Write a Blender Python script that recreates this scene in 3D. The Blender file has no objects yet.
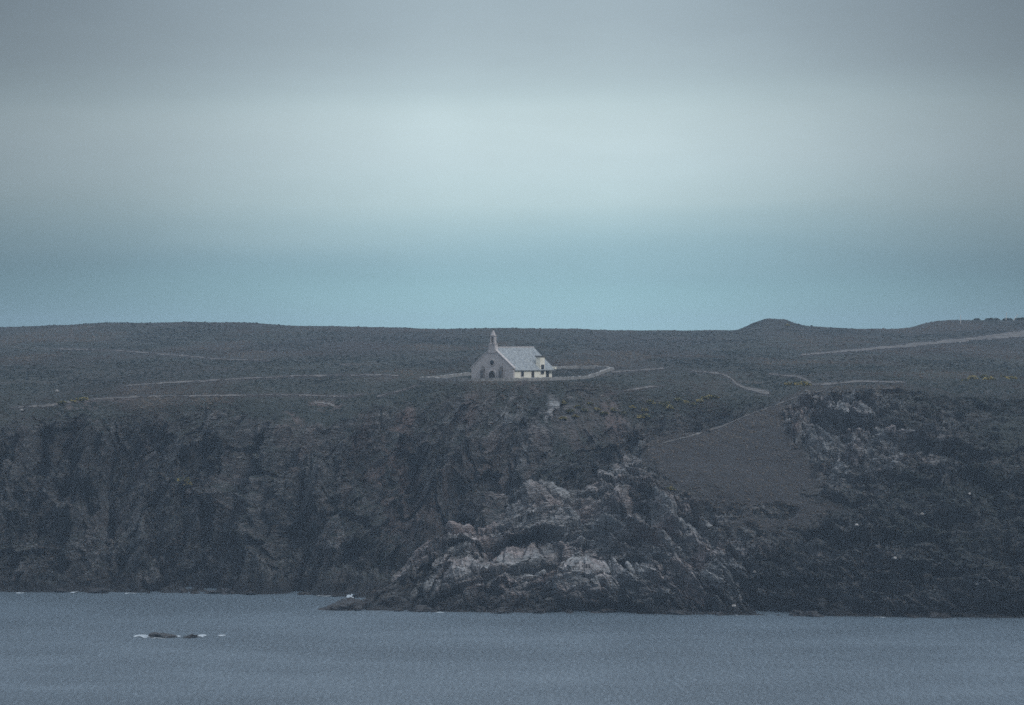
import bpy, math, random
import numpy as np
from mathutils import Vector
from mathutils.bvhtree import BVHTree

random.seed(7)
RNG = np.random.default_rng(7)
SC = bpy.context.scene
COL = SC.collection

# ------------------------------------------------------------------ camera
CAM_H = 60.0          # metres above the sea
FPX = 3200.0          # focal length in pixels
CX, HY = 512.0, 340.0 # optical centre column, level line row
cam_d = bpy.data.cameras.new("camera")
cam_d.sensor_width = 36.0
cam_d.lens = 36.0 * FPX / 1024.0
cam_d.clip_start = 1.0
cam_d.clip_end = 20000.0
cam = bpy.data.objects.new("camera", cam_d)
cam.location = (0, 0, CAM_H)
cam.rotation_euler = (math.radians(90) - math.atan(12.5 / FPX), 0, 0)
COL.objects.link(cam)
SC.camera = cam

# ------------------------------------------------------------------ view
SC.view_settings.view_transform = 'Standard'
SC.view_settings.look = 'None'
SC.view_settings.exposure = 0.0
SC.view_settings.gamma = 1.0
SC.view_settings.use_curve_mapping = False
SC.render.engine = 'CYCLES'
SC.cycles.use_denoising = False
SC.cycles.max_bounces = 6
SC.cycles.volume_bounces = 0
SC.render.filter_size = 2.1

# ------------------------------------------------------------------ sky and sun
SUN_EL, SUN_AZ = math.radians(46), math.radians(130)   # azimuth from +Y towards +X
world = bpy.data.worlds.new("World")
SC.world = world
world.use_nodes = True
nt = world.node_tree
nt.nodes.clear()


def s2l(c):
    return tuple((v / 255 / 12.92) if v / 255 <= 0.04045 else ((v / 255 + 0.055) / 1.055) ** 2.4 for v in c)


def N(tree, kind, **kw):
    n = tree.nodes.new(kind)
    for k, v in kw.items():
        setattr(n, k, v)
    return n


out = N(nt, 'ShaderNodeOutputWorld')
bg = N(nt, 'ShaderNodeBackground')
bg.inputs[1].default_value = 0.1
sky = N(nt, 'ShaderNodeTexSky', sky_type='NISHITA')
sky.sun_disc = False
sky.sun_elevation = SUN_EL
sky.sun_rotation = SUN_AZ
tc = N(nt, 'ShaderNodeTexCoord')
sep = N(nt, 'ShaderNodeSeparateXYZ')
nt.links.new(tc.outputs['Generated'], sep.inputs[0])
# soft cloud structure: long flat bands, warped a little
mp = N(nt, 'ShaderNodeMapping')
mp.inputs['Scale'].default_value = (7, 7, 60)
nz = N(nt, 'ShaderNodeTexNoise')
nz.inputs['Scale'].default_value = 1.0
nz.inputs['Detail'].default_value = 4
nz.inputs['Roughness'].default_value = 0.45
nt.links.new(tc.outputs['Generated'], mp.inputs[0])
nt.links.new(mp.outputs[0], nz.inputs['Vector'])
m1 = N(nt, 'ShaderNodeMath', operation='MULTIPLY_ADD')   # warp of the bands
nt.links.new(nz.outputs['Fac'], m1.inputs[0])
m1.inputs[1].default_value = 0.012
m1.inputs[2].default_value = -0.006
m2 = N(nt, 'ShaderNodeMath', operation='ADD')
nt.links.new(sep.outputs['Z'], m2.inputs[0])
nt.links.new(m1.outputs[0], m2.inputs[1])
ramp = N(nt, 'ShaderNodeValToRGB')
ramp.color_ramp.interpolation = 'B_SPLINE'
SKYB = 1.03


def el(py):
    return (HY - py) / FPX


stops = [
    (0.0, (154, 194, 202)), (el(318), (154, 194, 202)), (el(295), (148, 189, 198)), (el(266), (142, 178, 190)),
    (el(235), (161, 192, 201)), (el(205), (183, 207, 212)), (el(160), (194, 214, 219)), (el(120), (195, 214, 218)),
    (el(95), (183, 203, 208)), (el(72), (172, 190, 197)), (el(35), (164, 181, 189)), (el(0), (160, 177, 186)),
    (0.125, (164, 180, 190)), (0.19, (214, 226, 236)), (0.40, (216, 230, 243)), (1.0, (238, 248, 260))]
def smooth_stops(st):
    lo = [q for q in st if q[0] <= el(0)]
    res = []
    for k in range(21):
        p = el(0) * k / 20
        # gaussian-weighted blend of the linear profile keeps the bands soft
        acc, wt = [0, 0, 0], 0
        for j in range(-6, 7):
            pp = min(max(p + j * el(0) * .011, 0), el(0))
            for (p0, c0), (p1, c1) in zip(lo[:-1], lo[1:]):
                if p0 <= pp <= p1:
                    f = (pp - p0) / (p1 - p0)
                    w = math.exp(-(j / 3.0) ** 2)
                    acc = [a_ + w * (u_ + (v_ - u_) * f) for a_, u_, v_ in zip(acc, c0, c1)]
                    wt += w
                    break
        res.append((p, tuple(a_ / wt for a_ in acc)))
    return res + [q for q in st if q[0] > el(0)]


stops = smooth_stops(stops)
ramp.color_ramp.interpolation = 'LINEAR'
cr = ramp.color_ramp
while len(cr.elements) < len(stops):
    cr.elements.new(0.5)
for e, (p, c) in zip(cr.elements, stops):
    e.position = p
    e.color = (*[v * SKYB for v in s2l(c)], 1)
nt.links.new(m2.outputs[0], ramp.inputs[0])
# the bright gap in the cloud straight ahead: brightness falls off to both sides
at = N(nt, 'ShaderNodeMath', operation='ARCTAN2')
nt.links.new(sep.outputs['X'], at.inputs[0])
nt.links.new(sep.outputs['Y'], at.inputs[1])
glo = N(nt, 'ShaderNodeValToRGB')
glo.color_ramp.interpolation = 'B_SPLINE'
mr = N(nt, 'ShaderNodeMapRange')
mr.inputs['From Min'].default_value = -0.30
mr.inputs['From Max'].default_value = 0.30
nt.links.new(at.outputs[0], mr.inputs['Value'])
nt.links.new(mr.outputs[0], glo.inputs[0])
gl = [(0.0, .40), (0.15, .40), (0.23, .44), (0.33, .68), (0.43, .96), (0.50, 1.06), (0.58, .98), (0.67, .72), (0.76, .46), (0.86, .40), (1.0, .40)]
while len(glo.color_ramp.elements) < len(gl):
    glo.color_ramp.elements.new(0.5)
for e, (p, v) in zip(glo.color_ramp.elements, gl):
    e.position = p
    e.color = (v * (1 - .02 * (1 - v)), v, v * (1 + .10 * max(0, 1 - v)), 1)
# the gap only exists low in the sky: overhead the cloud is even
hi = N(nt, 'ShaderNodeMapRange')
hi.inputs['From Min'].default_value = 0.50
hi.inputs['From Max'].default_value = 0.95
nt.links.new(sep.outputs['Z'], hi.inputs['Value'])
gm = N(nt, 'ShaderNodeMix', data_type='RGBA')
nt.links.new(hi.outputs[0], gm.inputs['Factor'])
nt.links.new(glo.outputs[0], gm.inputs['A'])
gm.inputs['B'].default_value = (1, 1, 1, 1)
mul = N(nt, 'ShaderNodeMix', data_type='RGBA', blend_type='MULTIPLY')
mul.inputs['Factor'].default_value = 1.0
nt.links.new(ramp.outputs[0], mul.inputs['A'])
nt.links.new(gm.outputs['Result'], mul.inputs['B'])
sc10 = N(nt, 'ShaderNodeVectorMath', operation='SCALE')
# an overcast sky is brightest overhead
zen = N(nt, 'ShaderNodeMapRange')
zen.inputs['From Min'].default_value = 0.12
zen.inputs['From Max'].default_value = 0.75
zen.inputs['To Min'].default_value = 10.0
zen.inputs['To Max'].default_value = 17.0
nt.links.new(sep.outputs['Z'], zen.inputs['Value'])
nt.links.new(zen.outputs[0], sc10.inputs['Scale'])
# faint mottled cloud texture
mp2 = N(nt, 'ShaderNodeMapping')
mp2.inputs['Scale'].default_value = (14, 14, 46)
nz2 = N(nt, 'ShaderNodeTexNoise')
nz2.inputs['Scale'].default_value = 1.0
nz2.inputs['Detail'].default_value = 7
nz2.inputs['Roughness'].default_value = 0.6
nt.links.new(tc.outputs['Generated'], mp2.inputs[0])
nt.links.new(mp2.outputs[0], nz2.inputs['Vector'])
mr2 = N(nt, 'ShaderNodeMapRange')
mr2.inputs['From Min'].default_value = 0.3
mr2.inputs['From Max'].default_value = 0.7
mr2.inputs['To Min'].default_value = 0.965
mr2.inputs['To Max'].default_value = 1.035
nt.links.new(nz2.outputs['Fac'], mr2.inputs['Value'])
mott = N(nt, 'ShaderNodeVectorMath', operation='SCALE')
nt.links.new(mul.outputs['Result'], mott.inputs[0])
nt.links.new(mr2.outputs[0], mott.inputs['Scale'])
nt.links.new(mott.outputs[0], sc10.inputs[0])
mx = N(nt, 'ShaderNodeMix', data_type='RGBA')
mx.inputs['Factor'].default_value = 0.96
nt.links.new(sky.outputs[0], mx.inputs['A'])
nt.links.new(sc10.outputs[0], mx.inputs['B'])
nt.links.new(mx.outputs['Result'], bg.inputs[0])
nt.links.new(bg.outputs[0], out.inputs[0])

sun_d = bpy.data.lights.new("sun", 'SUN')
sun_d.energy = 1.4
sun_d.angle = math.radians(12)
sun_d.color = (1.0, 0.97, 0.93)
sun = bpy.data.objects.new("sun", sun_d)
sdir = Vector((math.sin(SUN_AZ) * math.cos(SUN_EL), math.cos(SUN_AZ) * math.cos(SUN_EL), math.sin(SUN_EL)))
sun.rotation_euler = sdir.to_track_quat('Z', 'Y').to_euler()
sun.location = (200, 400, 300)
COL.objects.link(sun)

# ------------------------------------------------------------------ numeric helpers


def _hash(ix, iy, iz, seed):
    with np.errstate(over='ignore'):
        h = (ix.astype(np.uint32) * np.uint32(374761393) + iy.astype(np.uint32) * np.uint32(668265263)
             + iz.astype(np.uint32) * np.uint32(2147483647) + np.uint32(seed * 974711 + 12345))
        h = (h ^ (h >> np.uint32(13))) * np.uint32(1274126177)
        h = h ^ (h >> np.uint32(16))
        h = h * np.uint32(2246822519)
        h = h ^ (h >> np.uint32(15))
    return h.astype(np.float32) / np.float32(4294967295.0)


def vnoise(p, seed=0):
    """smooth value noise in 3D, -1..1; p is (n,3)"""
    q = np.floor(p).astype(np.int64)
    f = (p - q).astype(np.float32)
    u = f * f * f * (f * (f * 6 - 15) + 10)
    r = np.zeros(len(p), np.float32)
    for dx in (0, 1):
        wx = u[:, 0] if dx else 1 - u[:, 0]
        for dy in (0, 1):
            wy = u[:, 1] if dy else 1 - u[:, 1]
            for dz in (0, 1):
                wz = u[:, 2] if dz else 1 - u[:, 2]
                r += wx * wy * wz * _hash(q[:, 0] + dx, q[:, 1] + dy, q[:, 2] + dz, seed)
    return r * 2 - 1


def fbm(p, octv=4, seed=0, gain=0.5, lac=2.03):
    a, s, t = 1.0, np.zeros(len(p), np.float32), 0.0
    for o in range(octv):
        s += a * vnoise(p, seed + o * 17)
        t += a
        p = p * lac + 11.3
        a *= gain
    return s / t


def ridged(p, octv=4, seed=0, gain=0.5, lac=2.1):
    a, s, t = 1.0, np.zeros(len(p), np.float32), 0.0
    w = np.ones(len(p), np.float32)
    for o in range(octv):
        n = 1 - np.abs(vnoise(p, seed + o * 17)) * 1.6
        n = np.clip(n, -0.4, 1)
        s += a * n * w
        t += a
        w = np.clip(n * 1.2 + 0.25, 0.2, 1)
        p = p * lac + 5.7
        a *= gain
    return s / t


def blocks(p, seed=0):
    """random level of the nearest cell centre (angular blocks), and how close the joint is"""
    q = np.floor(p).astype(np.int64)
    n = len(p)
    d1 = np.full(n, 9.0, np.float32)
    d2 = np.full(n, 9.0, np.float32)
    val = np.zeros(n, np.float32)
    for dx in (-1, 0, 1):
        for dy in (-1, 0, 1):
            for dz in (-1, 0, 1):
                cx, cy, cz = q[:, 0] + dx, q[:, 1] + dy, q[:, 2] + dz
                jx = cx + _hash(cx, cy, cz, seed) - p[:, 0]
                jy = cy + _hash(cx, cy, cz, seed + 1) - p[:, 1]
                jz = cz + _hash(cx, cy, cz, seed + 2) - p[:, 2]
                d = np.sqrt(jx * jx + jy * jy + jz * jz).astype(np.float32)
                # every block face is tilted its own way
                v = _hash(cx, cy, cz, seed + 3) + (jx * (_hash(cx, cy, cz, seed + 4) - .5) + jz * (_hash(cx, cy, cz, seed + 5) - .5)) * 1.4
                near = d < d1
                d2 = np.where(near, d1, np.minimum(d2, d))
                val = np.where(near, v, val)
                d1 = np.where(near, d, d1)
    return val.astype(np.float32), d2 - d1


def sstep(a, b, x):
    t = np.clip((x - a) / (b - a), 0, 1)
    return t * t * (3 - 2 * t)


def pchip(x, y, xi):
    """shape-preserving cubic; y is (n,...) over x"""
    x = np.asarray(x, float)
    y = np.asarray(y, float)
    h = np.diff(x)
    hs = h.reshape((-1,) + (1,) * (y.ndim - 1))
    d = np.diff(y, axis=0) / hs
    m = np.zeros_like(y)
    if len(x) > 2:
        w1 = 2 * hs[1:] + hs[:-1]
        w2 = hs[1:] + 2 * hs[:-1]
        same = (d[1:] * d[:-1]) > 0
        with np.errstate(divide='ignore', invalid='ignore'):
            mm = (w1 + w2) / (w1 / d[:-1] + w2 / d[1:])
        m[1:-1] = np.where(same, mm, 0)
    m[0], m[-1] = d[0], d[-1]
    i = np.clip(np.searchsorted(x, xi) - 1, 0, len(x) - 2)
    t = ((xi - x[i]) / h[i]).reshape((-1,) + (1,) * (y.ndim - 1))
    hh = h[i].reshape(t.shape)
    return ((2 * t**3 - 3 * t**2 + 1) * y[i] + (t**3 - 2 * t**2 + t) * hh * m[i]
            + (-2 * t**3 + 3 * t**2) * y[i + 1] + (t**3 - t**2) * hh * m[i + 1])


def at_px(px, py, dist):
    """ground point that the photograph shows at (px,py) when it lies dist metres away"""
    return np.stack([(px - CX) * dist / FPX, dist + 0 * px, CAM_H - (py - HY) * dist / FPX], -1)


def project(P):
    return CX + P[..., 0] / P[..., 1] * FPX, HY + (CAM_H - P[..., 2]) / P[..., 1] * FPX


def sea_d(py):
    return CAM_H * FPX / (py - HY)


# ------------------------------------------------------------------ object helpers
MATS = {}


def new_mesh(name, verts, faces, mats=(), smooth=False, fmat=None):
    me = bpy.data.meshes.new(name)
    verts = np.asarray(verts, np.float32)
    if isinstance(faces, np.ndarray):
        k = faces.shape[1]
        me.vertices.add(len(verts))
        me.vertices.foreach_set('co', verts.ravel())
        me.loops.add(faces.size)
        me.loops.foreach_set('vertex_index', faces.astype(np.int32).ravel())
        me.polygons.add(len(faces))
        me.polygons.foreach_set('loop_start', np.arange(0, faces.size, k, dtype=np.int32))
        me.polygons.foreach_set('loop_total', np.full(len(faces), k, np.int32))
        me.update(calc_edges=True)
    else:
        me.from_pydata([tuple(map(float, v)) for v in verts], [], faces)
    for m in mats:
        me.materials.append(m)
    if fmat is not None:
        me.polygons.foreach_set('material_index', np.asarray(fmat, np.int32))
    me.polygons.foreach_set('use_smooth', np.full(len(me.polygons), smooth))
    me.update()
    return me


def link(name, me, parent=None):
    o = bpy.data.objects.new(name, me)
    COL.objects.link(o)
    if parent:
        o.parent = parent
    return o


def tag(o, label=None, cat=None, group=None, kind=None):
    if label:
        o['label'] = label
    if cat:
        o['category'] = cat
    if group:
        o['group'] = group
    if kind:
        o['kind'] = kind
    return o


def attr_color(me, name, arr):
    a = me.attributes.new(name, 'FLOAT_COLOR', 'POINT')
    a.data.foreach_set('color', np.asarray(arr, np.float32).ravel())


def mat_new(name):
    m = bpy.data.materials.new(name)
    m.use_nodes = True
    t = m.node_tree
    b = t.nodes['Principled BSDF']
    b.inputs['Roughness'].default_value = 0.9
    b.inputs['Specular IOR Level'].default_value = 0.2
    return m, t, b


def noise_node(t, scale, detail=4, rough=0.55, vec=None, dist=0.0):
    n = N(t, 'ShaderNodeTexNoise')
    n.inputs['Scale'].default_value = scale
    n.inputs['Detail'].default_value = detail
    n.inputs['Roughness'].default_value = rough
    n.inputs['Distortion'].default_value = dist
    if vec is not None:
        t.links.new(vec, n.inputs['Vector'])
    return n


def ramp_node(t, fac, stops, interp='LINEAR'):
    r = N(t, 'ShaderNodeValToRGB')
    r.color_ramp.interpolation = interp
    while len(r.color_ramp.elements) < len(stops):
        r.color_ramp.elements.new(0.5)
    for e, (p, c) in zip(r.color_ramp.elements, stops):
        e.position = p
        e.color = (*c, 1) if len(c) == 3 else c
    t.links.new(fac, r.inputs[0])
    return r


def mix_node(t, fac, a, b, blend='MIX'):
    m = N(t, 'ShaderNodeMix', data_type='RGBA', blend_type=blend)
    for sock, v in (('Factor', fac), ('A', a), ('B', b)):
        if hasattr(v, 'is_output'):
            t.links.new(v, m.inputs[sock])
        elif isinstance(v, (int, float)):
            m.inputs[sock].default_value = v
        else:
            m.inputs[sock].default_value = (*v, 1)
    return m.outputs['Result']


def math_node(t, op, a, b=None, c=None):
    m = N(t, 'ShaderNodeMath', operation=op)
    for i, v in enumerate((a, b, c)):
        if v is None:
            continue
        if hasattr(v, 'is_output'):
            t.links.new(v, m.inputs[i])
        else:
            m.inputs[i].default_value = v
    return m.outputs[0]


def simple_mat(name, c1, c2, scale=3.0, rough=0.9, bump=0.0, bscale=12.0, detail=5, coord='Object'):
    m, t, b = mat_new(name)
    tcn = N(t, 'ShaderNodeTexCoord')
    n = noise_node(t, scale, detail, 0.6, tcn.outputs[coord])
    r = ramp_node(t, n.outputs['Fac'], [(0.32, c1), (0.68, c2)])
    t.links.new(r.outputs[0], b.inputs['Base Color'])
    b.inputs['Roughness'].default_value = rough
    if bump:
        n2 = noise_node(t, bscale, 5, 0.6, tcn.outputs[coord])
        bp = N(t, 'ShaderNodeBump')
        bp.inputs['Strength'].default_value = bump
        bp.inputs['Distance'].default_value = 0.1
        t.links.new(n2.outputs['Fac'], bp.inputs['Height'])
        t.links.new(bp.outputs[0], b.inputs['Normal'])
    return m


# ------------------------------------------------------------------ ground material (rock, heath, grass, scree)


def ground_material():
    m, t, b = mat_new('cliff_ground')
    geo = N(t, 'ShaderNodeNewGeometry')
    pos = geo.outputs['Position']
    a = N(t, 'ShaderNodeAttribute', attribute_name='cover')
    sp = N(t, 'ShaderNodeSeparateColor')
    t.links.new(a.outputs['Color'], sp.inputs[0])
    rock, pale, earth = sp.outputs[0], sp.outputs[1], sp.outputs[2]
    brown = a.outputs['Alpha']
    # vegetation: heather, gorse and dead bracken in patches
    nv = noise_node(t, 0.05, 8, 0.66, pos)
    veg = ramp_node(t, nv.outputs['Fac'], [(0.30, (.014, .019, .018)), (0.45, (.024, .030, .027)), (0.56, (.036, .040, .036)), (0.70, (.060, .053, .050))])
    nf = noise_node(t, 1.1, 5, 0.7, pos)
    vegc = mix_node(t, 0.85, veg.outputs[0], ramp_node(t, nf.outputs['Fac'], [(0.33, (.40, .42, .42)), (0.66, (1.55, 1.5, 1.45))]).outputs[0], 'MULTIPLY')
    # dry brown turf
    nb = noise_node(t, 0.35, 6, 0.65, pos)
    brn = ramp_node(t, nb.outputs['Fac'], [(0.3, (.018, .0175, .018)), (0.7, (.041, .0375, .0375))])
    vegc = mix_node(t, brown, vegc, brn.outputs[0])
    # rock: banded granite and schist, darker and lichen-stained outside the bare crests
    mp = N(t, 'ShaderNodeMapping')
    mp.inputs['Rotation'].default_value = (0, math.radians(38), math.radians(10))
    mp.inputs['Scale'].default_value = (0.35, 0.5, 1.7)
    t.links.new(pos, mp.inputs[0])
    nr = noise_node(t, 0.55, 8, 0.68, mp.outputs[0], 0.8)
    dark = ramp_node(t, nr.outputs['Fac'], [(0.32, (.014, .017, .018)), (0.47, (.036, .039, .039)), (0.58, (.075, .073, .071)), (0.70, (.15, .14, .135))])
    lite = ramp_node(t, nr.outputs['Fac'], [(0.32, (.052, .055, .058)), (0.42, (.150, .147, .147)), (0.52, (.245, .235, .232)), (0.66, (.385, .372, .365))])
    npk = noise_node(t, 0.09, 4, 0.6, pos)
    pink = ramp_node(t, npk.outputs['Fac'], [(0.45, (.94, 1.0, 1.03)), (0.66, (1.10, .97, .95))])
    litec = mix_node(t, 1.0, lite.outputs[0], pink.outputs[0], 'MULTIPLY')
    rockc = mix_node(t, pale, dark.outputs[0], litec)
    # scree and bare reddish earth
    ne = noise_node(t, 0.8, 6, 0.7, pos)
    ear = ramp_node(t, ne.outputs['Fac'], [(0.3, (.060, .048, .046)), (0.7, (.175, .130, .120))])
    c = mix_node(t, rock, vegc, rockc)
    c = mix_node(t, earth, c, ear.outputs[0])
    # black lichen and weed band of the splash zone
    sx = N(t, 'ShaderNodeSeparateXYZ')
    t.links.new(pos, sx.inputs[0])
    nw = noise_node(t, 0.08, 5, 0.6, pos)
    zz = math_node(t, 'MULTIPLY_ADD', nw.outputs['Fac'], 7.0, sx.outputs['Z'])
    wet = N(t, 'ShaderNodeMapRange')
    wet.inputs['From Min'].default_value = 5.0
    wet.inputs['From Max'].default_value = 8.5
    wet.inputs['To Min'].default_value = 0.88
    wet.inputs['To Max'].default_value = 0.0
    t.links.new(zz, wet.inputs['Value'])
    c = mix_node(t, wet.outputs[0], c, (.017, .017, .018))
    t.links.new(c, b.inputs['Base Color'])
    rg = math_node(t, 'MULTIPLY_ADD', wet.outputs[0], -0.3, 0.92)
    t.links.new(rg, b.inputs['Roughness'])
    # fine relief
    vo = N(t, 'ShaderNodeTexVoronoi', feature='DISTANCE_TO_EDGE')
    vo.inputs['Scale'].default_value = 1.0
    t.links.new(mp.outputs[0], vo.inputs['Vector'])
    h1 = math_node(t, 'MULTIPLY', math_node(t, 'MINIMUM', vo.outputs['Distance'], 0.12), math_node(t, 'MULTIPLY', rock, 5.0))
    n2 = noise_node(t, 1.6, 6, 0.72, pos)
    h2 = math_node(t, 'ADD', h1, math_node(t, 'MULTIPLY', n2.outputs['Fac'], 1.0))
    bp = N(t, 'ShaderNodeBump')
    bp.inputs['Strength'].default_value = 0.9
    bp.inputs['Distance'].default_value = 0.8
    t.links.new(h2, bp.inputs['Height'])
    t.links.new(bp.outputs[0], b.inputs['Normal'])
    return m


M_GROUND = ground_material()


def path_material():
    m, t, b = mat_new('bare_path_earth')
    geo = N(t, 'ShaderNodeNewGeometry')
    n = noise_node(t, 0.25, 6, 0.7, geo.outputs['Position'])
    r = ramp_node(t, n.outputs['Fac'], [(0.3, (.040, .039, .037)), (0.5, (.078, .073, .069)), (0.7, (.16, .148, .138))])
    t.links.new(r.outputs[0], b.inputs['Base Color'])
    return m


M_PATH = path_material()


def heath_material():
    m, t, b = mat_new('heath_leaves')
    a = N(t, 'ShaderNodeAttribute', attribute_name='tint')
    geo = N(t, 'ShaderNodeNewGeometry')
    n = noise_node(t, 2.5, 4, 0.7, geo.outputs['Position'])
    c = mix_node(t, 0.8, a.outputs['Color'], ramp_node(t, n.outputs['Fac'], [(0.3, (.55, .55, .55)), (0.7, (1.4, 1.4, 1.4))]).outputs[0], 'MULTIPLY')
    t.links.new(c, b.inputs['Base Color'])
    return m


M_HEATH = heath_material()

# ------------------------------------------------------------------ terrain sheets


def blob(px, py, cx, cy, rx, ry, deg=0.0, soft=0.35, wob=None):
    a = math.radians(deg)
    dx, dy = px - cx, py - cy
    u = (dx * math.cos(a) + dy * math.sin(a)) / rx
    v = (-dx * math.sin(a) + dy * math.cos(a)) / ry
    r = np.sqrt(u * u + v * v)
    if wob is not None:
        r = r + wob
    return 1 - sstep(1 - soft, 1 + soft, r)


def seg_dist(px, py, pts):
    best = np.full(px.shape, 1e9)
    for (x0, y0), (x1, y1) in zip(pts[:-1], pts[1:]):
        vx, vy = x1 - x0, y1 - y0
        t = np.clip(((px - x0) * vx + (py - y0) * vy) / (vx * vx + vy * vy), 0, 1)
        d = np.hypot(px - x0 - t * vx, py - y0 - t * vy)
        best = np.minimum(best, d)
    return best


def poly_in(px, py, pts, soft):
    """1 inside a polygon, falling to 0 over soft pixels either side of its outline"""
    d = seg_dist(px, py, pts + pts[:1])
    ins = np.zeros(px.shape, bool)
    n = len(pts)
    for i in range(n):
        (x0, y0), (x1, y1) = pts[i], pts[(i + 1) % n]
        if y0 == y1:
            continue
        c = ((y0 > py) != (y1 > py)) & (px < (x1 - x0) * (py - y0) / (y1 - y0) + x0)
        ins ^= c
    sd = np.where(ins, d, -d)
    return sd


def columns(lo, hi, fine_lo=-24, fine_hi=1048, step=0.85):
    a = [np.arange(max(lo, fine_lo), min(hi, fine_hi), step)]
    if lo < fine_lo:
        a.insert(0, np.arange(lo, fine_lo, 7.0))
    if hi > fine_hi:
        a.append(np.arange(fine_hi + 3, hi, 7.0))
    return np.concatenate(a)


def loft(ctrl_x, ctrl, px, row_counts):
    """ctrl: (ncol, nrow, 2) of (py, dist) -> grid of px, py, dist and the row parameter"""
    ctrl = np.asarray(ctrl, float)
    prof = pchip(ctrl_x, ctrl, px)                       # (W, nrow, 2)
    nrow = ctrl.shape[1]
    u = np.concatenate([np.linspace(i, i + 1, n, endpoint=False) for i, n in enumerate(row_counts)] + [[nrow - 1.0]])
    g = pchip(np.arange(nrow), prof.transpose(1, 0, 2), u)   # (R, W, 2)
    PX = np.broadcast_to(px[None], g.shape[:2])
    return PX, g[..., 0], g[..., 1], np.broadcast_to(u[:, None], g.shape[:2])


def grid_faces(R, W):
    i = np.arange(R * W).reshape(R, W)
    return np.stack([i[:-1, :-1], i[:-1, 1:], i[1:, 1:], i[1:, :-1]], -1).reshape(-1, 4)


def grid_normals(P):
    du = np.gradient(P, axis=1)
    dv = np.gradient(P, axis=0)
    n = np.cross(du, dv)
    return n / np.maximum(np.linalg.norm(n, axis=-1, keepdims=True), 1e-9)


def rotY(P, deg, sx, sy, sz):
    a = math.radians(deg)
    x = P[:, 0] * math.cos(a) + P[:, 2] * math.sin(a)
    z = -P[:, 0] * math.sin(a) + P[:, 2] * math.cos(a)
    return np.stack([x * sx, P[:, 1] * sy, z * sz], -1)


def skyline(x):
    xs = [-900, -300, -60, 0, 40, 70, 90, 180, 260, 330, 400, 480, 560, 640, 700, 736, 745, 755, 768, 784, 797, 808, 850, 908, 918, 930, 950, 1000, 1040, 1300, 1924]
    ys = [330, 329, 328, 327, 325.5, 324, 322.3, 321.3, 322, 324, 325, 327, 328.3, 329.3, 329, 328.0, 325.0, 320.2, 317.4, 318.6, 323.4, 325.6, 326.2, 326.4, 324.0, 321.5, 319.2, 318.4, 318, 322, 326]
    return float(np.interp(x, xs, ys))


# main land: left cliff, cove, plateau up to the skyline and down the far side
#  x, shore y, apron(y,D), mid(y,D), upper(y,D), edge(y,D), bench(y,D)
MAIN = [
    (-900, 590, (572, 766), (520, 776), (455, 788), (412, 802), (392, 845)),
    (-300, 590, (572, 766), (520, 776), (455, 788), (412, 802), (392, 845)),
    (-60, 591, (572, 766), (520, 778), (460, 790), (416, 804), (392, 845)),
    (0, 592, (575, 766), (520, 775), (460, 790), (414, 803), (392, 845)),
    (60, 592, (573, 768), (515, 778), (450, 789), (409, 802), (390, 845)),
    (110, 592, (574, 766), (520, 777), (455, 791), (405, 803), (388, 845)),
    (165, 593, (573, 769), (520, 784), (460, 799), (404, 808), (387, 846)),
    (200, 593, (570, 775), (515, 792), (455, 804), (404, 813), (387, 846)),
    (240, 594, (572, 770), (520, 783), (465, 797), (406, 810), (387, 846)),
    (290, 594, (575, 764), (525, 772), (470, 786), (409, 806), (388, 846)),
    (330, 596, (578, 762), (530, 770), (470, 786), (410, 808), (388, 846)),
    (370, 598, (575, 768), (530, 782), (470, 799), (408, 816), (388, 846)),
    (415, 596, (575, 780), (525, 797), (465, 812), (408, 825), (388, 846)),
    (460, 594, (575, 782), (525, 798), (460, 815), (404, 829), (387, 842)),
    (505, 592, (570, 778), (520, 793), (460, 809), (403, 828), (387, 842)),
    (540, 592, (570, 776), (515, 790), (455, 806), (405, 828), (386, 842)),
    (565, 592, (570, 780), (515, 800), (455, 820), (414, 830), (388, 852)),
    (620, 592, (570, 786), (515, 806), (460, 826), (418, 834), (390, 855)),
    (700, 592, (570, 786), (515, 808), (460, 828), (414, 837), (390, 858)),
    (760, 594, (570, 786), (515, 808), (460, 828), (404, 835), (388, 865)),
    (820, 596, (570, 776), (515, 796), (460, 812), (400, 824), (384, 870)),
    (900, 600, (570, 765), (515, 786), (460, 802), (398, 818), (383, 870)),
    (1024, 600, (570, 762), (515, 782), (460, 796), (402, 812), (384, 870)),
    (1300, 600, (570, 762), (515, 782), (460, 796), (404, 812), (386, 870)),
    (1924, 600, (570, 762), (515, 782), (460, 796), (404, 812), (386, 870)),
]
mx_x, mx_c = [], []
for (x, sy, ap, mi, up, ed, be) in MAIN:
    ds = sea_d(sy)
    sk = skyline(x)
    under = (HY + (CAM_H + 5) * FPX / (ds - 5), ds - 5)
    p1 = (377.5, 900.0)
    p2 = (365.0, 985.0)
    p3 = (347.0, 1200.0)
    sD = 1500.0
    far = lambda z, d: (HY + (CAM_H - z) * FPX / d, d)
    if x < 730 or x > 1100:
        pass
    mx_x.append(x)
    mx_c.append([under, (sy, ds), ap, mi, up, ed, be, p1, p2, p3, (sk + 6.5, 1400.0), (sk, sD), far(50, 1800), far(20, 2300), far(-8, 2700)])
# denser control columns so that the skyline follows its own outline
xs_dense = np.array(sorted(set(mx_x) | set(range(-40, 1060, 8))))
cd = pchip(mx_x, np.array(mx_c), xs_dense)
for i, x in enumerate(xs_dense):
    sk = skyline(x)
    cd[i, 10, 0] = sk + 6.5 + 0.35 * (skyline(x) - 325)* -1 * (abs(x - 768) < 60)
    cd[i, 11, 0] = sk + 2.0

CHAPEL_C = np.array([1.5, 858.0])
CHAPEL_Z = 49.2


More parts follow.
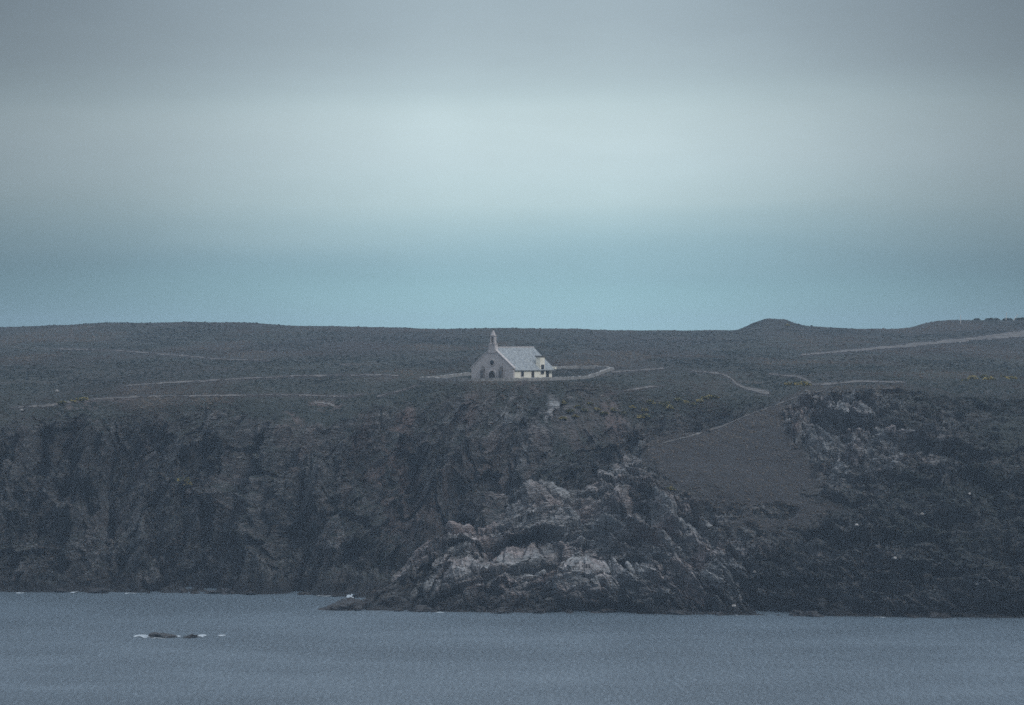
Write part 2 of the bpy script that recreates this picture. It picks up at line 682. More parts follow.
def wobble(P, s, seed):
    return fbm(P * s, 4, seed)


def build_main():
    px = columns(-900, 1924)
    PX, PY, D, U = loft(xs_dense, cd, px, [3, 22, 80, 95, 85, 26, 22, 18, 30, 34, 18, 22, 8, 6])
    # the cliff edge rolls in and out
    e1 = np.stack([PX[0] * .016, PX[0] * 0, PX[0] * 0], -1)
    roll = (fbm(e1, 4, 301) * 13)[None, :] * np.exp(-((U - 4.9) / .75) ** 2)
    PY = PY + roll
    P = at_px(PX, PY, D)
    sm = P.copy()
    R, W = PX.shape
    n = grid_normals(P)
    flat = P.reshape(-1, 3)
    nn = n.reshape(-1, 3)
    x, y = PX.ravel(), PY.ravel()
    u = U.ravel()
    cliff = sstep(0.8, 1.6, u) * (1 - sstep(4.55, 5.15, u))
    # big buttresses and gullies, leaning like "/" as the joints do here
    warp = np.stack([fbm(flat * 0.03, 3, 3), fbm(flat * 0.03, 3, 4), fbm(flat * 0.03, 3, 5)], -1) * 8
    A = rotY(flat + warp, 68, 0.013, 0.03, 0.062)
    big = ridged(A, 3, 21)
    B = rotY(flat + warp * 0.5, 58, 0.06, 0.09, 0.20)
    mid = ridged(B, 4, 31)
    Cc = rotY(flat + warp * 0.2, 50, 0.28, 0.34, 0.6)
    fin = ridged(Cc, 4, 41)
    tiny = fbm(flat * 0.9, 3, 51)
    amp = cliff
    b1, g1 = blocks(rotY(flat + warp * .5 + fin[:, None] * .8, 55, .08, .10, .20), 81)
    b2, g2 = blocks(rotY(flat + warp * .4 + tiny[:, None] * .5, 55, .22, .26, .50), 85)
    disp = amp * ((big - 0.45) * 15.0 + (mid - 0.45) * 7.5 + (fin - 0.45) * 1.8 + tiny * 0.35 + (b1 - .5) * 3.2 + (b2 - .5) * .9)
    gul = np.zeros_like(disp)
    wv_ = fbm(flat * 0.07, 4, 79) * 12
    for pts, w, dpt in [([(126, 408), (112, 470), (104, 540)], 9, -7), ([(205, 408), (182, 480), (176, 560)], 12, -9), ([(262, 412), (236, 480), (225, 560)], 7, -5), ([(334, 416), (305, 500), (300, 570)], 9, -6),
                        ([(452, 415), (425, 460), (405, 520)], 8, -6), ([(520, 420), (484, 470), (450, 530)], 8, -7), ([(580, 425), (545, 460), (505, 500)], 10, -7), ([(655, 425), (620, 470)], 9, -5), ([(52, 420), (38, 520)], 8, -5),
                        ([(90, 412), (78, 480), (66, 560)], 8, 5), ([(160, 408), (145, 480), (138, 560)], 9, 7), ([(285, 412), (262, 500), (255, 575)], 9, 7), ([(355, 415), (336, 500), (330, 580)], 8, 6), ([(232, 408), (212, 460)], 6, 4),
                        ([(552, 418), (538, 450), (505, 492), (480, 520)], 6, 7), ([(490, 412), (452, 480), (430, 520)], 6, 5), ([(620, 424), (590, 465)], 7, 4), ([(395, 412), (380, 480), (372, 540)], 7, 4)]:
        gul += dpt * np.exp(-((seg_dist(x, y, pts) + wv_) / w) ** 2)
    disp = disp + amp * gul * (.75 + .6 * fbm(flat * .05, 3, 80))
    topsoft = sstep(4.0, 4.8, u) * (1 - sstep(5.0, 6.0, u))
    disp = disp * (1 - 0.6 * topsoft) + (1 - cliff) * tiny * 0.15 * sstep(1.0, 1.4, u)
    dirv = nn * 0.75 + np.array([0, -0.45, 0.05])
    Q = flat + dirv * disp[:, None]
    # plateau undulation
    und = sstep(5.0, 6.0, u) * (1 - sstep(11.5, 12, u))
    Q[:, 2] += und * (fbm(flat * np.array([.03, .012, .03]), 4, 61) * 0.9) * np.clip(flat[:, 1] / 1100, .7, 1.4)
    # the chapel's level bench
    r = np.hypot(Q[:, 0] - CHAPEL_C[0], (Q[:, 1] - CHAPEL_C[1]) * 0.85)
    k = 1 - sstep(24, 40, r)
    Q[:, 2] = Q[:, 2] * (1 - k) + CHAPEL_Z * k
    w1 = fbm(flat * 0.11, 4, 71) * 0.55
    # rock where it is steep and by patches
    Pn = grid_normals(Q.reshape(R, W, 3)).reshape(-1, 3)
    steep = 1 - np.abs(Pn[:, 2])
    rock = cliff * sstep(0.22, 0.55, steep + w1 * 0.45 + (fin - .5) * .3)
    pale = 0.15 + 0.28 * np.clip(fbm(flat * 0.06, 3, 72) * 2, 0, 1) + .22 * np.clip(fbm(rotY(flat + warp * .5, 66, .03, .05, .22), 4, 76) * 2.2, 0, 1)
    rib = np.maximum(1 - sstep(2, 7, seg_dist(x, y, [(503, 500), (520, 475), (538, 452), (550, 428)]) + w1 * 6), 0)
    rib *= sstep(-.45, .1, fbm(flat * 0.45, 4, 77))
    pale = np.maximum(pale, rib * 0.9)
    for (cx, cy, rx, ry, dg, s) in [(128, 420, 16, 22, 60, .30), (190, 480, 20, 12, 0, .28), (150, 500, 40, 12, 0, .15), (320, 425, 26, 22, -50, .3), (390, 425, 24, 30, 0, .3)]:
        pale = np.maximum(pale, s * blob(x, y, cx, cy, rx, ry, dg, .5, w1))
    rock = np.maximum(rock, rib)
    earth = np.zeros_like(rock)
    for (cx, cy, rx, ry, dg, s) in [(396, 470, 20, 55, 8, .8), (412, 520, 30, 34, 0, .5), (466, 515, 26, 16, -40, .8), (403, 425, 14, 22, 0, .9), (365, 440, 12, 30, 20, .5),
                                    (290, 430, 12, 22, 15, .6), (325, 406, 16, 5, 5, .8), (465, 430, 9, 24, 25, .6), (530, 400, 16, 18, 0, .5), (437, 500, 8, 46, 22, .6), (345, 480, 7, 40, 14, .45), (300, 470, 6, 40, 14, .4), (570, 470, 8, 40, 35, .4), (225, 470, 6, 36, 12, .35), (150, 450, 5, 34, 14, .3), (612, 432, 9, 18, -10, .6), (512, 470, 8, 40, 35, .5),
                                    (190, 483, 16, 8, 10, .5), (95, 404, 36, 5, -8, .6), (480, 470, 12, 40, 35, .35)]:
        earth = np.maximum(earth, s * blob(x, y, cx, cy, rx, ry, dg, .5, w1))
    earth *= sstep(-.35, .25, fbm(flat * 0.3, 4, 73))
    brown = np.clip(fbm(flat * np.array([.02, .006, .02]), 4, 74) * 1.3 + 0.10, 0, 0.85) * sstep(4.7, 5.4, u)
    return px, PX, PY, Q.reshape(R, W, 3), sm, U, np.stack([rock, pale, earth, brown], -1)


# the headland in front: low rocky nose, grassy back and the right-hand cliff
HEAD = [
    # x, shore y, [(y,D) x4], ridge (y,D), back1 (dy,dD), back2
    (340, 610.3, [(609.5, 712), (609.0, 713), (608.6, 714), (608.2, 715)], (607.8, 716), 'fall'),
    (352, 610.5, [(608, 713), (606.5, 714), (605, 715.5), (603.8, 717)], (602.8, 719), 'fall'),
    (366, 610.8, [(607, 713), (603, 714.5), (599, 716), (596, 718.5)], (594, 722), 'fall'),
    (380, 611, [(605, 713), (598, 715), (591, 717), (586, 720)], (583, 724), 'fall'),
    (395, 611, [(602, 713), (591, 716), (580, 719), (574, 722)], (570, 727), 'fall'),
    (412, 611.3, [(600, 712), (584, 716), (568, 720), (558, 725)], (552, 731), 'fall'),
    (446, 612, [(598, 712), (580, 717), (560, 722), (544, 728)], (535, 736), 'fall'),
    (492, 612.5, [(598, 711), (580, 716), (558, 723), (536, 731)], (518, 741), 'fall'),
    (510, 612.5, [(598, 710), (578, 716), (552, 724), (525, 733)], (502, 745), 'fall'),
    (538, 613, [(597, 709), (576, 715), (548, 723), (516, 734)], (491, 749), 'fall'),
    (575, 613, [(596, 708), (574, 714), (545, 722), (512, 735)], (485, 754), 'fall'),
    (597, 613.3, [(596, 707), (574, 713), (543, 722), (508, 736)], (480, 757), 'fall'),
    (612, 613.5, [(596, 707), (574, 713), (540, 722), (500, 737)], (467, 762), 'fall'),
    (641, 614, [(596, 706), (572, 712), (535, 722), (488, 740)], (442, 772), 'fall'),
    (690, 614.5, [(594, 705), (566, 712), (525, 724), (478, 746)], (434, 785), 'fall'),
    (720, 615, [(592, 704), (560, 712), (518, 725), (472, 752)], (424, 797), 'fall'),
    (750, 615.3, [(592, 703), (558, 711), (514, 727), (466, 757)], (412, 806), 'fall'),
    (782, 615.6, [(592, 702), (556, 711), (508, 730), (456, 764)], (401, 813), 'merge'),
    (800, 616, [(590, 701), (554, 711), (504, 733), (448, 768)], (394, 815), 'merge'),
    (835, 616.3, [(590, 700), (552, 711), (498, 737), (440, 768)], (388, 800), 'merge'),
    (900, 617, [(590, 698), (550, 709), (492, 734), (436, 764)], (387, 793), 'merge'),
    (960, 617.5, [(590, 697), (550, 709), (492, 735), (438, 764)], (396, 795), 'merge'),
    (1024, 618, [(590, 696), (550, 709), (492, 737), (438, 768)], (396, 803), 'merge'),
    (1300, 622, [(592, 690), (550, 706), (492, 737), (438, 768)], (398, 803), 'merge'),
    (1924, 622, [(592, 690), (550, 706), (492, 737), (438, 768)], (398, 803), 'merge'),
]


def build_head():
    xs, cc = [], []
    for (x, sy, mids, ridge, back) in HEAD:
        ds = sea_d(sy)
        zr = CAM_H - (ridge[0] - HY) * ridge[1] / FPX
        far = lambda z, d: (HY + (CAM_H - z) * FPX / d, d)
        if back == 'fall':
            drop = min(zr + 3, 26)
            b1 = far(zr - drop * 0.35, ridge[1] + 8)
            b2 = far(zr - drop, ridge[1] + 26)
        else:
            b1 = far(zr + 0.3, ridge[1] + 14)
            b2 = far(zr - 6.0, ridge[1] + 60)
        under = far(-5, ds - 4)
        xs.append(x)
        cc.append([under, (sy, ds)] + mids + [ridge, b1, b2])
    px = columns(340, 1924, 330, 1048, 0.8)
    PX, PY, D, U = loft(xs, np.array(cc), px, [3, 34, 80, 90, 95, 80, 14, 12])
    P = at_px(PX, PY, D)
    sm = P.copy()
    R, W = PX.shape
    flat = P.reshape(-1, 3)
    nn = grid_normals(P).reshape(-1, 3)
    x, y, u = PX.ravel(), PY.ravel(), U.ravel()
    w1 = fbm(flat * 0.11, 4, 171) * 0.5
    GP = [(640, 440), (690, 430), (745, 408), (782, 396), (788, 425), (800, 452), (832, 486), (858, 512), (846, 540), (800, 556), (752, 545), (706, 515), (664, 484), (648, 464)]
    sd = poly_in(x, y, GP, 1)
    wf = fbm(flat * .35, 4, 175)
    low = sstep(480, 520, y)
    grass = sstep(-7 - 6 * low, 7 + 40 * low, sd + w1 * (12 + 46 * low) + wf * (8 + 24 * low))
    grass *= sstep(2.2, 3.5, u + w1 * 1.6 + wf * .8)
    outc = sstep(.16, .34, fbm(flat * .085, 4, 178)) * .8 * low
    grass *= 1 - outc
    right = sstep(950, 1010, x) * sstep(4.0, 5.2, u)
    back = sstep(6.0, 6.3, u)
    ridge_soft = sstep(5.5, 6.0, u) * sstep(700, 740, x)
    soft = np.clip(np.maximum.reduce([grass, right * .7, back * .8, ridge_soft]), 0, 1)
    edge_in = sstep(0.9, 1.5, u) * sstep(340, 362, x)
    warp = np.stack([fbm(flat * 0.035, 3, 103), fbm(flat * 0.035, 3, 104), fbm(flat * 0.035, 3, 105)], -1) * 9
    big = ridged(rotY(flat + warp, -32, 0.022, 0.04, 0.065), 3, 121)
    mid = ridged(rotY(flat + warp * .7, -38, 0.075, 0.11, 0.24), 4, 131)
    fin = ridged(rotY(flat + warp * .3, -42, 0.30, 0.36, 0.75), 4, 141)
    tiny = fbm(flat * 1.0, 3, 151)
    thin = sstep(342, 430, x) * 0.75 + 0.25
    # beds lie parallel to the back of the nose: they dip left on its left flank and right on its right
    bedx = [300, 395, 446, 492, 540, 600, 650, 700, 760, 820, 900, 1000, 2000]
    bedz = [0, 3.0, 10.5, 15.0, 20.5, 22.5, 18.5, 11.0, 2.0, -4.0, -9, -12, -12]
    bed = flat.copy()
    bed[:, 2] -= np.interp(x, bedx, bedz)
    bed = bed + warp * np.array([.25, .25, .22])
    b1, g1 = blocks(bed * np.array([.060, .10, .20]) + fin[:, None] * .10, 181)
    b2, g2 = blocks(bed * np.array([.16, .22, .52]) + tiny[:, None] * .08, 191)
    b3, g3 = blocks(bed * np.array([.55, .6, 1.3]), 195)
    mid = ridged(bed * np.array([.05, .09, .24]), 4, 131)
    crack = 1 - np.minimum(sstep(0, .12, g1), sstep(0, .14, g2))
    disp = (1 - soft) * edge_in * thin * ((big - .45) * 5.0 + (mid - .42) * 4.5 + (fin - .45) * .8 + tiny * .35 + (b1 - .5) * 5.5 + (b2 - .5) * 2.4 + (b3 - .5) * .8 - crack * .9)
    disp += soft * edge_in * (fbm(flat * 0.055, 4, 161) * 1.9 + tiny * .14)
    # hollows and overhangs of the nose
    hol = np.maximum.reduce([blob(x, y, 478, 556, 70, 15, -15, .22, w1 * .3), .7 * blob(x, y, 602, 571, 42, 10, -6, .4, w1 * .4), .55 * blob(x, y, 425, 582, 50, 10, -14, .5, w1 * .4),
                             .6 * blob(x, y, 640, 447 + 60, 22, 6, 30, .5, w1 * .4), .8 * blob(x, y, 815, 437, 12, 20, 20, .5, w1 * .3), .5 * blob(x, y, 690, 520, 14, 8, 30, .5, w1 * .3)])
    dirv = nn * 0.7 + np.array([0, -0.4, 0.12])
    Q = flat + dirv * disp[:, None]
    Q[:, 1] += hol * 12.0 * edge_in
    Q[:, 2] += hol * 1.5 * edge_in
    pale = 0.22 + 0.35 * np.clip(fbm(flat * 0.07, 3, 172) * 2, 0, 1)
    for pts, w, s in [([(395, 570), (448, 536), (500, 515), (540, 500)], 9, .95), ([(530, 496), (570, 500), (610, 515)], 16, .95), ([(600, 500), (640, 530), (690, 560)], 26, .75),
                      ([(560, 560), (620, 548), (700, 580)], 18, .65), ([(600, 490), (640, 447)], 12, .65), ([(580, 590), (640, 600)], 6, .3), ([(460, 600), (505, 596)], 5, .5), ([(680, 560), (755, 588)], 18, .62), ([(640, 585), (720, 598)], 8, .5),
                      ([(782, 402), (795, 440)], 9, .8), ([(790, 400), (830, 390), (858, 388)], 8, .5), ([(905, 400), (922, 398), (925, 406)], 4, .6), ([(936, 403), (952, 412)], 3.5, .6),
                      ([(690, 500), (740, 545)], 14, .45), ([(850, 430), (880, 400)], 16, .25), ([(820, 460), (860, 480)], 20, .2), ([(840, 560), (850, 580)], 12, .22)]:
        pale = np.maximum(pale, s * (1 - sstep(.5, 1.5, seg_dist(x, y, pts) / w + w1 * 1.1)))
    pale = np.maximum(pale, .85 * blob(x, y, 590, 545, 195, 60, -6, .4, w1))
    pale = np.maximum(pale, .55 * blob(x, y, 855, 428, 105, 48, 8, .5, w1))
    pale = np.clip(pale + ((b1 - .5) * .35 + (b2 - .5) * .45 + (b3 - .5) * .3) * sstep(.2, .5, pale), 0, 1)
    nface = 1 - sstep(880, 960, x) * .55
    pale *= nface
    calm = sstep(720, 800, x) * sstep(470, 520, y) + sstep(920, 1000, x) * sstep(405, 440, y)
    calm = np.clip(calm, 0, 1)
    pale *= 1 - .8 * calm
    Pn = grid_normals(Q.reshape(R, W, 3)).reshape(-1, 3)
    steep = 1 - np.abs(Pn[:, 2])
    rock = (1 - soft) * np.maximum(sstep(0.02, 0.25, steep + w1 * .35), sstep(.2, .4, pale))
    rightveg = sstep(850, 930, x) * sstep(2.2, 3.4, u)
    rock *= 1 - rightveg * sstep(-.2, .25, w1 * 2) * .8
    earth = np.zeros_like(rock)
    for (cx, cy, rx, ry, dg, s) in [(430, 546, 40, 8, -30, .45), (665, 530, 12, 8, 0, .8), (690, 505, 10, 6, 0, .4), (797, 432, 6, 5, 0, .9), (560, 500, 40, 8, 0, .25)]:
        earth = np.maximum(earth, s * blob(x, y, cx, cy, rx, ry, dg, .5, w1))
    brown = np.maximum(grass * .95, ridge_soft * .6)
    brown = np.maximum(brown, np.clip(fbm(flat * .03, 3, 174) * 1.4, 0, .6) * soft)
    return px, PX, PY, Q.reshape(R, W, 3), sm, U, np.stack([rock, pale, earth, brown], -1)


def make_sheet(name, data):
    px, PX, PY, Q, sm, U, cov = data
    R, W = PX.shape
    F = grid_faces(R, W)
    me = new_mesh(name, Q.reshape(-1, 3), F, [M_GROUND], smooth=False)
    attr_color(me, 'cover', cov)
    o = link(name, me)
    tag(o, kind='structure')
    return o, F


def coarse_bvh(V, R, W, sr=1, scc=2):
    ri = np.unique(np.r_[np.arange(0, R, sr), R - 1])
    ci = np.unique(np.r_[np.arange(0, W, scc), W - 1])
    G = V[np.ix_(ri, ci)]
    f = grid_faces(len(ri), len(ci))
    return BVHTree.FromPolygons(G.reshape(-1, 3).tolist(), f.tolist())


def ground_z(x, y):
    z = -50
    for bv in (BV_M, BV_H):
        h = bv.ray_cast(Vector((x, y, 400)), Vector((0, 0, -1)))
        if h[0] is not None:
            z = max(z, h[0].z)
    return z


def hit_px(px, py):
    """where the line of sight through a pixel meets the land (or the sea)"""
    d = Vector(((px - CX) / FPX, 1, -(py - HY) / FPX))
    best = None
    for bv in (BV_M, BV_H):
        h = bv.ray_cast(Vector((0, 0, CAM_H)), d)
        if h[0] is not None and (best is None or h[0].y < best.y):
            best = h[0]
    return best


# ------------------------------------------------------------------ sea
def sea_material():
    m, t, b = mat_new('sea_water')
    b.inputs['Base Color'].default_value = (.106, .145, .178, 1)
    b.inputs['Roughness'].default_value = 0.27
    b.inputs['IOR'].default_value = 1.42
    b.inputs['Specular IOR Level'].default_value = 0.5
    geo = N(t, 'ShaderNodeNewGeometry')
    pos = geo.outputs['Position']
    mp = N(t, 'ShaderNodeMapping')
    mp.inputs['Scale'].default_value = (1.0, 0.30, 1.0)
    t.links.new(pos, mp.inputs[0])
    a = noise_node(t, 1.25, 6, 0.68, mp.outputs[0], 0.6)
    c = noise_node(t, 0.10, 3, 0.5, mp.outputs[0])
    mpg = N(t, 'ShaderNodeMapping')
    mpg.inputs['Scale'].default_value = (1.0, 1.6, 1.0)
    t.links.new(pos, mpg.inputs[0])
    big = noise_node(t, 0.016, 6, 0.6, mpg.outputs[0])      # gust patches
    gust = N(t, 'ShaderNodeMapRange')
    gust.inputs['From Min'].default_value = 0.35
    gust.inputs['From Max'].default_value = 0.65
    gust.inputs['To Min'].default_value = 0.60
    gust.inputs['To Max'].default_value = 1.5
    t.links.new(big.outputs['Fac'], gust.inputs['Value'])
    h = math_node(t, 'MULTIPLY', a.outputs['Fac'], gust.outputs[0])
    h = math_node(t, 'ADD', h, math_node(t, 'MULTIPLY', c.outputs['Fac'], .5))
    bp = N(t, 'ShaderNodeBump')
    bp.inputs['Strength'].default_value = 1.0
    bp.inputs['Distance'].default_value = 1.15
    t.links.new(h, bp.inputs['Height'])
    t.links.new(bp.outputs[0], b.inputs['Normal'])
    return m


M_SEA = sea_material()
sea = link('sea', new_mesh('sea', [(-2600, -600, 0), (2600, -600, 0), (2600, 3600, 0), (-2600, 3600, 0)], [(0, 1, 2, 3)], [M_SEA]))
tag(sea, kind='structure')

# ------------------------------------------------------------------ haze
hz = bpy.data.materials.new('sea_haze')
hz.use_nodes = True
ht = hz.node_tree
ht.nodes.clear()
ho = N(ht, 'ShaderNodeOutputMaterial')
hv = N(ht, 'ShaderNodeVolumePrincipled')
hv.inputs['Color'].default_value = (.60, .79, 1.0, 1)
hv.inputs['Density'].default_value = 0.00014
hv.inputs['Anisotropy'].default_value = 0.0
ht.links.new(hv.outputs[0], ho.inputs['Volume'])
bx0, bx1 = (-2700, -700, -9.5), (2700, 3700, 86)
hvts = [(x, y, z) for z in (bx0[2], bx1[2]) for y in (bx0[1], bx1[1]) for x in (bx0[0], bx1[0])]
haze = link('haze', new_mesh('haze', hvts, [(0, 2, 3, 1), (4, 5, 7, 6), (0, 1, 5, 4), (2, 6, 7, 3), (0, 4, 6, 2), (1, 3, 7, 5)], [hz]))
tag(haze, kind='stuff')

# ------------------------------------------------------------------ paths: bare strips of the same ground, a few centimetres above it
PATHS = [
    ('main', [(802, 355), (850, 350.5), (900, 346.5), (950, 341.5), (1000, 336.5), (1036, 333.5)], .8, 3.0),
    ('main', [(612, 372), (640, 370.3), (663, 369)], .9, .9),
    ('main', [(600, 396), (625, 391), (650, 387), (664, 386)], .7, .7),
    ('main', [(690, 371), (722, 374), (731, 378.5), (736, 384), (746, 388.5), (768, 393)], .7, 1.5),
    ('main', [(770, 374), (798, 377), (806, 380), (813, 384.5), (832, 384)], .7, 1.0),
    ('head', [(662, 443.5), (690, 436.5), (720, 427), (750, 414.5), (780, 403.5), (805, 395), (830, 389)], .8, .5),
    ('main', [(832, 384), (860, 381.5), (905, 382.5)], 1.0, .7),
    ('main', [(10, 408), (48, 405.5), (72, 402), (100, 399), (150, 396.5), (205, 396), (290, 395), (345, 397)], .8, .8),
    ('main', [(120, 386), (195, 381.5), (240, 379), (288, 376.5), (360, 375), (398, 376)], .7, .7),
    ('main', [(60, 349), (120, 351), (160, 354), (185, 356), (215, 359), (270, 361)], .6, .6),
    ('main', [(378, 396.5), (400, 391), (417, 385.5)], .7, .5),
    ('main', [(344, 398), (362, 394.5)], .8, .8),
    ('main', [(314, 402.5), (330, 404), (336, 407.5)], 1.2, 1.2),
]
PATHMASK = {}


def path_masks(which, data):
    px, PX, PY, Q, sm, U, cov = data
    qx, qy = project(Q)
    vis = np.ones_like(PX, bool)
    if which == 'main':
        vis = (U > 4.4) & (U < 11.2)
    else:
        vis = (U > 4.5) & (U < 6.6)
    tot = np.zeros_like(PX)
    wob = fbm(Q.reshape(-1, 3) * np.array([.12, .03, .12]), 4, 91).reshape(PX.shape)
    masks = []
    for (w, pts, t0, t1) in PATHS:
        if w != which:
            continue
        d = seg_dist(qx, qy, pts)
        fr = np.clip((qx - pts[0][0]) / max(pts[-1][0] - pts[0][0], 1), 0, 1)
        th = t0 + (t1 - t0) * fr
        d = d + wob * .8 * th + fbm(Q.reshape(-1, 3) * np.array([.5, .1, .5]), 3, 92).reshape(PX.shape) * .9
        mk = (d < th) & vis
        masks.append(mk)
        tot = np.maximum(tot, (1 - sstep(th * 1.0, th * 1.0 + 1.8, d)) * vis)
    return masks, tot


main = build_main()
head = build_head()
PATH_FACES = []
for which, data in (('main', main), ('head', head)):
    masks, tot = path_masks(which, data)
    PATHMASK[which] = tot
    R, W = data[1].shape
    data[6][:, 3] = np.maximum(data[6][:, 3], tot.ravel() * (1.0 if which == 'main' else .8))   # dry turf verges
    Fg = grid_faces(R, W)
    Qf = data[3].reshape(-1, 3)
    for mk in masks:
        mv = mk.ravel()
        f = Fg[mv[Fg].sum(1) >= 3]
        if len(f) >= 4:
            ids, inv = np.unique(f, return_inverse=True)
            PATH_FACES.append((Qf[ids] + np.array([0, -0.02, 0.10]), inv.reshape(-1, 4)))
terrain, F_MAIN = make_sheet('terrain', main)
headland, F_HEAD = make_sheet('headland', head)
for V, f in PATH_FACES:
    tag(link('path', new_mesh('path', V, f, [M_PATH])), kind='structure')
BV_M = coarse_bvh(main[3], *main[1].shape)
BV_H = coarse_bvh(head[3], *head[1].shape)

# ------------------------------------------------------------------ heath: low bushes and tufts over the plateau and the ledges
T_ANG = np.linspace(0, 2 * np.pi, 7, endpoint=False)


def scatter_heath(name, data, which, count, weight_fn, size):
    px, PX, PY, Q, sm, U, cov = data
    R, W = PX.shape
    wgt = weight_fn(PX, PY, U, cov.reshape(R, W, 4), Q)
    wgt = wgt * (1 - PATHMASK[which])
    wgt[-1] = 0
    wgt[:, -1] = 0
    # weight by what the cell covers in the picture
    qx, qy = project(Q)
    ax = np.abs(np.gradient(qx, axis=1))
    ay = np.abs(np.gradient(qy, axis=0)) + 0.05
    p = (wgt * ax * ay).ravel()
    p /= p.sum()
    idx = RNG.choice(R * W, count, p=p)
    Qf = Q.reshape(-1, 3)
    r0, c0 = idx // W, idx % W
    base = Qf[idx] + (Qf[np.minimum(idx + 1, R * W - 1)] - Qf[idx]) * RNG.random((count, 1)) + (Qf[np.minimum(idx + W, R * W - 1)] - Qf[idx]) * RNG.random((count, 1))
    dist = base[:, 1]
    s = size * (0.35 + 1.0 * RNG.random(count) ** 3) * np.clip(dist / 850, .8, 1.25)
    hgt = s * (0.30 + 0.55 * RNG.random(count) ** 2)
    k = len(T_ANG)
    # dome of two rings and a top, jittered
    V = np.zeros((count, 2 * k + 1, 3), np.float32)
    for ring, (rr, zz) in enumerate(((1.0, -0.25), (0.72, 0.62))):
        jit = 0.7 + 0.6 * RNG.random((count, k))
        V[:, ring * k:(ring + 1) * k, 0] = np.cos(T_ANG + ring * .4) * rr * jit * s[:, None] * 1.15
        V[:, ring * k:(ring + 1) * k, 1] = np.sin(T_ANG + ring * .4) * rr * jit * s[:, None] * 1.15
        V[:, ring * k:(ring + 1) * k, 2] = zz * hgt[:, None] * (0.75 + 0.5 * RNG.random((count, k)))
    V[:, 2 * k, 2] = hgt * (0.8 + 0.4 * RNG.random(count))
    V += base[:, None]
    F = []
    for i in range(k):
        j = (i + 1) % k
        F += [(i, j, k + j), (i, k + j, k + i), (k + i, k + j, 2 * k)]
    F = np.array(F)[None] + (np.arange(count) * (2 * k + 1))[:, None, None]
    # colour by stand: heather brown, gorse green, dead bracken
    pal = np.array([(.009, .015, .015), (.015, .023, .022), (.024, .028, .024), (.040, .032, .028), (.075, .062, .050)])
    stand = fbm(base * np.array([.035, .010, .035]), 4, 201) * 5.6 + RNG.normal(0, .3, count) + 1.5
    stand += cov[idx, 3] * 1.6
    ii = np.clip(stand, 0, 3.999)
    lo = ii.astype(int)
    fr = (ii - lo)[:, None]
    c = pal[lo] * (1 - fr) + pal[lo + 1] * fr
    c *= (0.82 + 0.36 * RNG.random((count, 1)))
    me = new_mesh(name, V.reshape(-1, 3), F.reshape(-1, 3), [M_HEATH])
    cc = np.ones((count, 2 * k + 1, 4), np.float32)
    cc[..., :3] = c[:, None]
    attr_color(me, 'tint', cc.reshape(-1, 4))
    o = link(name, me)
    return tag(o, kind='stuff')


WALL_PLAN = [(420, 866), (430, 853), (443, 845), (458, 841), (471, 839), (494, 838), (512, 838.5), (530, 843), (548, 852), (572, 874), (598, 910), (613, 940), (597, 955), (577, 955), (556, 950), (520, 934), (490, 918), (468, 906), (450, 894), (437, 882), (420, 866)]
WALL_XY = [((a - CX) * d / FPX, d) for a, d in WALL_PLAN]


def w_main(PX, PY, U, cov, Q):
    r = np.hypot((Q[..., 0] - 1.5) / 13, (Q[..., 1] - 858) / 17)
    inside = 1 - sstep(1.0, 1.35, r)
    # grazed strip along the chapel wall
    inside = np.maximum(inside, 1 - sstep(2.2, 4.0, seg_dist(Q[..., 0], Q[..., 1], WALL_XY)))
    pl = sstep(4.8, 5.2, U) * (U < 11.3)
    cl = (U > 1.8) * (1 - cov[..., 0]) * (1 - cov[..., 2]) * (U <= 5.2) * .22
    vis = (PX > -60) * (PX < 1084)
    return np.maximum(pl, cl) * (1 - inside) * vis * (0.35 + 0.65 * sstep(-.3, .3, fbm(Q.reshape(-1, 3) * np.array([.05, .015, .05]), 3, 210).reshape(PX.shape)))


def w_head(PX, PY, U, cov, Q):
    v = (1 - cov[..., 0]) * (1 - cov[..., 2]) * (U > 2.4) * (U < 7.3) * (.3 + .7 * (U > 5.5))
    v = v * (1 - .15 * sstep(.6, .9, cov[..., 3]))
    return v * (PX < 1084) + 1e-9


scatter_heath('heath', main, 'main', 80000, w_main, .40)
scatter_heath('heath', head, 'head', 22000, w_head, .34)

# ------------------------------------------------------------------ chapel
M_GRANITE = simple_mat('granite_rubble', (.30, .28, .275), (.50, .465, .455), 1.6, .92, .7, 4.0)
M_GRANITE_D = simple_mat('weathered_shaded_granite', (.06, .06, .06), (.13, .125, .125), 2.0, .92, .6, 4.0)  # dark tone holds buttress shadow as well as lichen; shared by cap and frames
M_LIME = simple_mat('cream_limewash', (.66, .62, .52), (.80, .77, .67), 1.2, .85, .2, 6.0)
M_DARK = simple_mat('dark_window_glass', (.012, .014, .018), (.03, .034, .04), 3.0, .25)
M_WOOD = simple_mat('dark_oak_boards', (.022, .020, .019), (.05, .045, .04), 6.0, .7)
M_BRONZE = simple_mat('bronze_bell', (.06, .07, .05), (.12, .10, .06), 6.0, .45)


